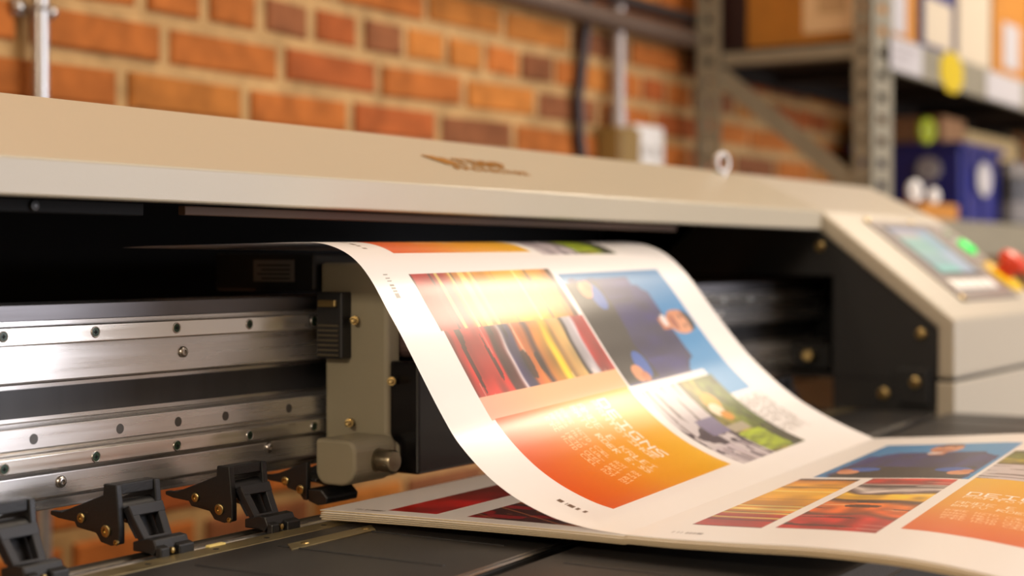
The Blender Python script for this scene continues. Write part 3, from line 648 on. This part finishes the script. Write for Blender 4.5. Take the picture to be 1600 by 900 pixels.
for j in range(5):
    t = .00105; rr_ = np.random.RandomState(20+j)
    dx, dyl = rr_.uniform(-.001, .001), rr_.uniform(-.0012, .0012)
    du = .002 if j else .001
    uf = np.arange(0, .2325, du); ur = np.arange(du, .262, .003); v = np.linspace(0, 1, 300 if j == 0 else 40)[None, :]
    zl = -.1570-.0046*(uf/.2325)**1.6; yl = .4289+(uf/.2325)*(.6545+dyl-.4289); yr = .4742+(uf/.2325)*(.655+dyl-.4742); zr = -.1565-.0030*(uf/.2325)**1.6
    rl, rq = curve(RL, ur, .006), curve(RR, ur, .006)
    y = np.vstack([(rl[::-1, 0])[:, None]*(1-v)+(rq[::-1, 0])[:, None]*v, yl[:, None]*(1-v)+yr[:, None]*v])
    z = np.vstack([(rl[::-1, 1]-.0007)[:, None]*(1-v)+(rq[::-1, 1]-.0007)[:, None]*v, zl[:, None]*(1-v)+zr[:, None]*v])
    pit = np.r_[np.full(len(ur), .00098), .00098+.00042*uf/.2325][:, None]
    z = z-j*pit
    P = np.stack([np.broadcast_to(.797+dx+.539*v+(np.r_[ur[::-1]*0, uf*.03])[:, None], y.shape), y, z], -1)
    Uq = np.r_[-ur[::-1], uf][:, None]*np.ones_like(v); Vq = np.ones_like(Uq)*v
    C = np.ones(Uq.shape+(3,))*lin((240, 234, 226)); nr = len(ur)
    C[nr:] = stack_art(.2325-Uq[nr:], Vq[nr:])
    o = sheet_mesh('printed_sheet', P, C, .0008)
    tag(o, {0: 'topmost flat printed sheet of the stack, dark red pictures showing under the curl', 4: 'bottom printed sheet of the flat stack, lying on the charcoal platen'}.get(j, ordinals[j]+' printed sheet from the top of the flat stack, only its edge showing'), 'printed sheet', 'printed sheets stacked flat on the platen')

# ------------------------------------------------------------------ things on the brick wall
t = thing('electrical_conduit', 'shiny steel conduit on the bricks at the far left, held by a strap', 'pipe', (1.262, YW-.016, .12))
obj('pipe', cyl(B(), (1.255, YW-.018, -.9), (1.255, YW-.018, .55), .0098, 24), M_galv, t, smooth=True)
bm = B(); torus(bm, (1.255, YW-.018, .285), (0, 0, 1), .0108, .0025, 28, 8); box(bm, 1.228, 1.246, YW-.006, YW-.001, .277, .293); box(bm, 1.264, 1.284, YW-.006, YW-.001, .277, .293)
st = obj('strap_clamp', bm, M_galv, t, smooth=True)
for x in (1.233, 1.281): obj('strap_screw', lathe(B(), (x, YW-.006, .285), (0, -1, 0), [(0, .008), (.004, .0075), (.007, .005), (.008, .001)], 20), M_steel, st, smooth=True)
t = thing('electrical_conduit', 'pale grey vertical conduit running down the bricks to the junction box', 'pipe', (2.60, YW-.016, .24))
obj('pipe', cyl(B(), (2.62, YW-.022, .245), (2.62, YW-.022, CZ-.02), .0130, 24), mat('pale_conduit', (168, 158, 152), .45, .4), t, smooth=True)
for z in (.26, .75): obj('coupling', cyl(B(), (2.62, YW-.022, z-.016), (2.62, YW-.022, z+.016), .016, 24), mat('pale_conduit', (168, 158, 152), .45, .4), t, smooth=True)
t = thing('junction_box', 'olive metal junction box at the foot of the pale conduit', 'box', (2.60, YW-.03, .16))
obj('body', box(B(), 2.575, 2.655, YW-.05, YW-.001, .165, .244), mat('olive_box', (140, 112, 60), .5), t, bevel=.004)
obj('lid', box(B(), 2.579, 2.651, YW-.054, YW-.05, .169, .240), mat('olive_box', (140, 112, 60), .5), t, bevel=.0015)
t = thing('wall_socket', 'white double wall socket on the bricks right of the olive box', 'socket', (2.73, YW-.02, .17))
obj('plate', box(B(), 2.668, 2.785, YW-.035, YW-.001, .150, .255), M_white, t, bevel=.004)
bm = B()
for x in (2.70, 2.745): box(bm, x-.005, x+.012, YW-.0365, YW-.035, .195, .215)
obj('outlet', bm, mat('grey_outlet', (170, 164, 156), .5), t)
cab = tag(obj('cable', tube(B(), [(2.515, YW-.012, CZ-.02), (2.515, YW-.012, .62), (2.52, YW-.014, .45), (2.505, YW-.012, .36), (2.49, YW-.012, .29), (2.495, YW-.012, .22), (2.52, YW-.012, .12), (2.52, YW-.012, -.9)], .010, 14), mat('dark_cable', (52, 40, 42), .5), smooth=True), 'dark cable hanging down the bricks left of the pale conduit', 'cable')
tag(obj('wall_pipe', cyl(B(), (X0+.01, YW-.036, .4385), (X1-.01, YW-.036, .4385), .0185, 24), mat('brown_grey_pipe', (112, 94, 80), .45, .4), smooth=True), 'thick brown grey horizontal pipe across the bricks, lower of the two', 'pipe')
tag(obj('wall_pipe', cyl(B(), (X0+.01, YW-.030, .481), (X1-.01, YW-.030, .481), .0125, 24), mat('dark_pipe', (58, 48, 44), .5, .2), smooth=True), 'thin dark horizontal pipe across the bricks, upper of the two', 'pipe')

# ------------------------------------------------------------------ shelving
SH = thing('steel_shelving_unit', 'grey slotted steel shelving unit against the brick wall', 'shelving', (3.7, 1.22, FZ))
def post(x, y, sx, sy, wx, wy):
    """L-shaped slotted angle post with corner at (x,y)"""
    bm = B(); tk = .003; z = FZ
    xs = sorted((x, x+sx*wx)); ys = sorted((y, y+sy*wy))
    x_t = sorted((x, x+sx*tk)); y_t = sorted((y, y+sy*tk))
    # flange facing +-Y (slots cut as real gaps between bars)
    ztop = CZ-.12
    box(bm, xs[0], xs[0]+wx*.30, y_t[0], y_t[1], z, ztop); box(bm, xs[1]-wx*.30, xs[1], y_t[0], y_t[1], z, ztop)
    zz = z
    while zz < ztop-.05:
        box(bm, xs[0]+wx*.30, xs[1]-wx*.30, y_t[0], y_t[1], zz, zz+.026); zz += .042
    box(bm, x_t[0], x_t[1], ys[0], ys[0]+wy*.35, z, ztop); box(bm, x_t[0], x_t[1], ys[1]-wy*.35, ys[1], z, ztop)
    zz = z
    while zz < ztop-.05:
        box(bm, x_t[0], x_t[1], ys[0]+wy*.35, ys[1]-wy*.35, zz, zz+.026); zz += .042
    return obj('post', bm, M_shelf, SH)
XS, XQ = 2.90, 5.2
post(XS, 1.036, 1, 1, .118, .036); post(XS, 1.40, 1, -1, .05, .054); post(XQ, 1.036, -1, 1, .118, .036); post(XQ, 1.40, -1, -1, .05, .054)
def shelf(zt, zf):
    obj('shelf_board', box(B(), XS+.004, XQ-.004, 1.041, 1.398, zt-.006, zt), M_shelfin, SH)
    f = obj('front_beam', box(B(), XS+.12, XQ-.12, 1.030, 1.042, zf, zt+.018), M_shelf, SH, bevel=.002)
    obj('rear_beam', box(B(), XS+.05, XQ-.05, 1.392, 1.398, zt-.04, zt-.006), M_shelfin, SH)  # rear beam given the dark board colour for the shade under the shelf
    for x in (XS+.004, XQ-.030): obj('side_beam', box(B(), x, x+.026, 1.073, 1.345, zt-.032, zt-.006), M_shelf, SH, bevel=.002)
    for x in np.linspace(XS+.4, XQ-.4, 4): obj('board_stiffener', box(B(), x-.02, x+.02, 1.05, 1.39, zt-.03, zt-.006), M_shelfin, SH)
    return f
fb = shelf(.414, .362); shelf(.066, .005); shelf(-.36, -.42); shelf(.86, .80)
for x0, x1, z0, z1, m, n in ((2.985, 3.175, .366, .428, M_label, 'white_card'), (3.635, 3.935, .366, .428, M_label, 'white_card')):
    obj(n, box(B(), x0, x1, 1.0285, 1.030, z0, z1), m, fb)
for i in range(3): obj('card_print', box(B(), 3.00, 3.14-.03*i, 1.0280, 1.0286, .410-.014*i, .414-.014*i), mat('grey_print', (150, 140, 140), .6), fb)
oc = [(3.372+.086*math.cos(a), .396+.046*math.sin(a)) for a in np.arange(8)*math.pi/4+math.pi/8]
obj('yellow_tag', prism(B(), oc, 'y', 1.0275, 1.030), M_yellow, fb)
br = B(); d = Vector((0, -.29, -.237)); n_ = Vector((0, -.237, .29)).normalized()*.018
a, b = Vector((XS+.006, 1.352, .366)), Vector((XS+.006, 1.058, .128))
br2 = [a+n_, a-n_, b-n_, b+n_]; slab(br, br2, .004); obj('diagonal_brace', br, M_shelf, SH)
# boxes on the upper shelf
ZT = .414
def carton(name, x0, x1, y0, y1, z0, z1, m, label, cat, group=None):
    t = thing(name, label, cat, ((x0+x1)/2, (y0+y1)/2, z0), group)
    obj('body', box(B(), x0, x1, y0, y1, z0, z1), m, t, bevel=.004)
    bm = B(); box(bm, x0+.004, x1-.004, (y0+y1)/2-.02, (y0+y1)/2+.02, z1, z1+.0006); obj('packing_tape', bm, mat('brown_tape', (170, 120, 60), .3), t)
    return t
G = 'cartons on the upper shelf'
t = carton('cardboard_box', 2.955, 3.245, 1.062, 1.315, ZT, .74, M_card, 'orange cardboard box with a paper on its side, behind the front shelf post', 'box', G)
obj('paper_label', box(B(), 2.9535, 2.955, 1.075, 1.195, .44, .56), mat('tan_paper', (222, 190, 146), .6), t)
obj('label_print', box(B(), 2.9530, 2.9536, 1.105, 1.165, .475, .535), mat('tan_print', (190, 158, 116), .6), t)
obj('front_label', box(B(), 3.062, 3.168, 1.0605, 1.062, .452, .60), M_label, t)
t = carton('storage_box', 3.275, 3.495, 1.06, 1.32, ZT, .72, M_bluebox, 'dark blue box with a cream label, between the orange and cream boxes', 'box', G)
obj('cream_label', box(B(), 3.285, 3.470, 1.0585, 1.06, .452, .548), M_cream, t)
t = carton('storage_box', 3.525, 3.775, 1.06, 1.32, ZT, .70, M_cream, 'plain cream box on the upper shelf beside the dark blue box', 'box', G)
t = carton('cardboard_box', 3.80, 4.12, 1.06, 1.32, ZT, .76, M_card, 'orange cardboard box right of the cream box, white label at the frame edge', 'box', G)
obj('front_label', box(B(), 3.88, 4.02, 1.0585, 1.06, .462, .57), M_label, t)
t = carton('cardboard_box', 4.16, 4.55, 1.06, 1.32, ZT, .70, M_card2, 'brown cardboard box farthest right on the upper shelf', 'box', G)
t = carton('cardboard_box', 2.985, 3.20, 1.325, 1.385, ZT, .64, mat('gap_shade_brown', (58, 28, 22), .7), 'narrow dark brown block added for the shaded gap behind the orange box', 'box', G)  # dark block added where the gap behind the carton is only shaded
# things on the lower shelf
ZL = .066
t = thing('storage_bin', 'big blue plastic bin with white labels on the lower shelf', 'bin', (3.92, 1.26, ZL))
bm = B(); prism(bm, [(3.765, ZL), (4.085, ZL), (4.095, .270), (3.755, .270)], 'y', 1.125, 1.39); obj('body', bm, M_blue, t, bevel=.006)
obj('rim', box(B(), 3.745, 4.105, 1.115, 1.395, .262, .278), M_blue, t, bevel=.003)
for x in (3.80, 3.925, 4.05): obj('front_rib', box(B(), x-.006, x+.006, 1.117, 1.126, ZL+.01, .262), M_blue, t)
ov = lambda cx, cz, rx, rz: [(cx+rx*math.cos(a), cz+rz*math.sin(a)) for a in np.arange(16)*math.pi/8]
obj('front_label', prism(B(), ov(3.925, .195, .058, .042), 'y', 1.114, 1.1175), M_label, t)
obj('side_label', prism(B(), ov(1.20, .215, .03, .028), 'x', 3.7525, 3.758), M_label, t)
t = carton('cardboard_box', 3.80, 3.98, 1.18, 1.34, .278, .345, M_card2, 'small brown box on top of the blue bin', 'box')
tag(obj('tape_roll', torus(B(), (3.70, 1.19, .302), (.3, 1, 0), .020, .012), mat('lime_tape', (176, 186, 30), .45), smooth=True, origin=(3.70, 1.19, .278)), 'lime yellow roll standing at the left edge of the blue bin', 'tape')
t = carton('cardboard_box', 4.13, 4.62, 1.22, 1.38, ZL, .335, mat('tan_board', (196, 168, 116), .7), 'tall tan box behind the dark cans on the lower shelf', 'box')
for i, (x, nm) in enumerate(((4.165, 'dark grey can next to the blue bin'), (4.265, 'dark grey can at the right frame edge, second from the blue bin'))):
    t = thing('can', nm, 'can', (x, 1.12, ZL), 'dark cans on the lower shelf')
    obj('body', lathe(B(), (x, 1.12, ZL), (0, 0, 1), [(0, .036), (.004, .04), (.14, .04), (.150, .030)], 28), mat('dark_can', (46, 42, 42), .4), t, smooth=True)
    obj('cap', lathe(B(), (x, 1.12, ZL+.150), (0, 0, 1), [(0, .028), (.03, .026), (.034, .02)], 24), mat('grey_cap', (120, 112, 106), .4), t, smooth=True)
    obj('label', lathe(B(), (x, 1.12, ZL+.03), (0, 0, 1), [(0, .0405), (.05, .0405)], 28), mat('grey_can_label', (110, 104, 100), .5), t, smooth=True)
t = carton('cardboard_box', 3.235, 3.49, 1.048, 1.105, ZL, .118, M_card, 'small orange cardboard box low behind the control console', 'box')
for x, z, nm in ((3.275, .142, 'left white tape roll on the small orange box'), (3.40, .136, 'right white tape roll on the small orange box')):
    r_ = z-.1186-.008
    tag(obj('tape_roll', torus(B(), (x, 1.076, z), (.4, 1, 0), r_, .008), M_white, smooth=True, origin=(x, 1.076, .118)), nm, 'tape', 'white tape rolls')
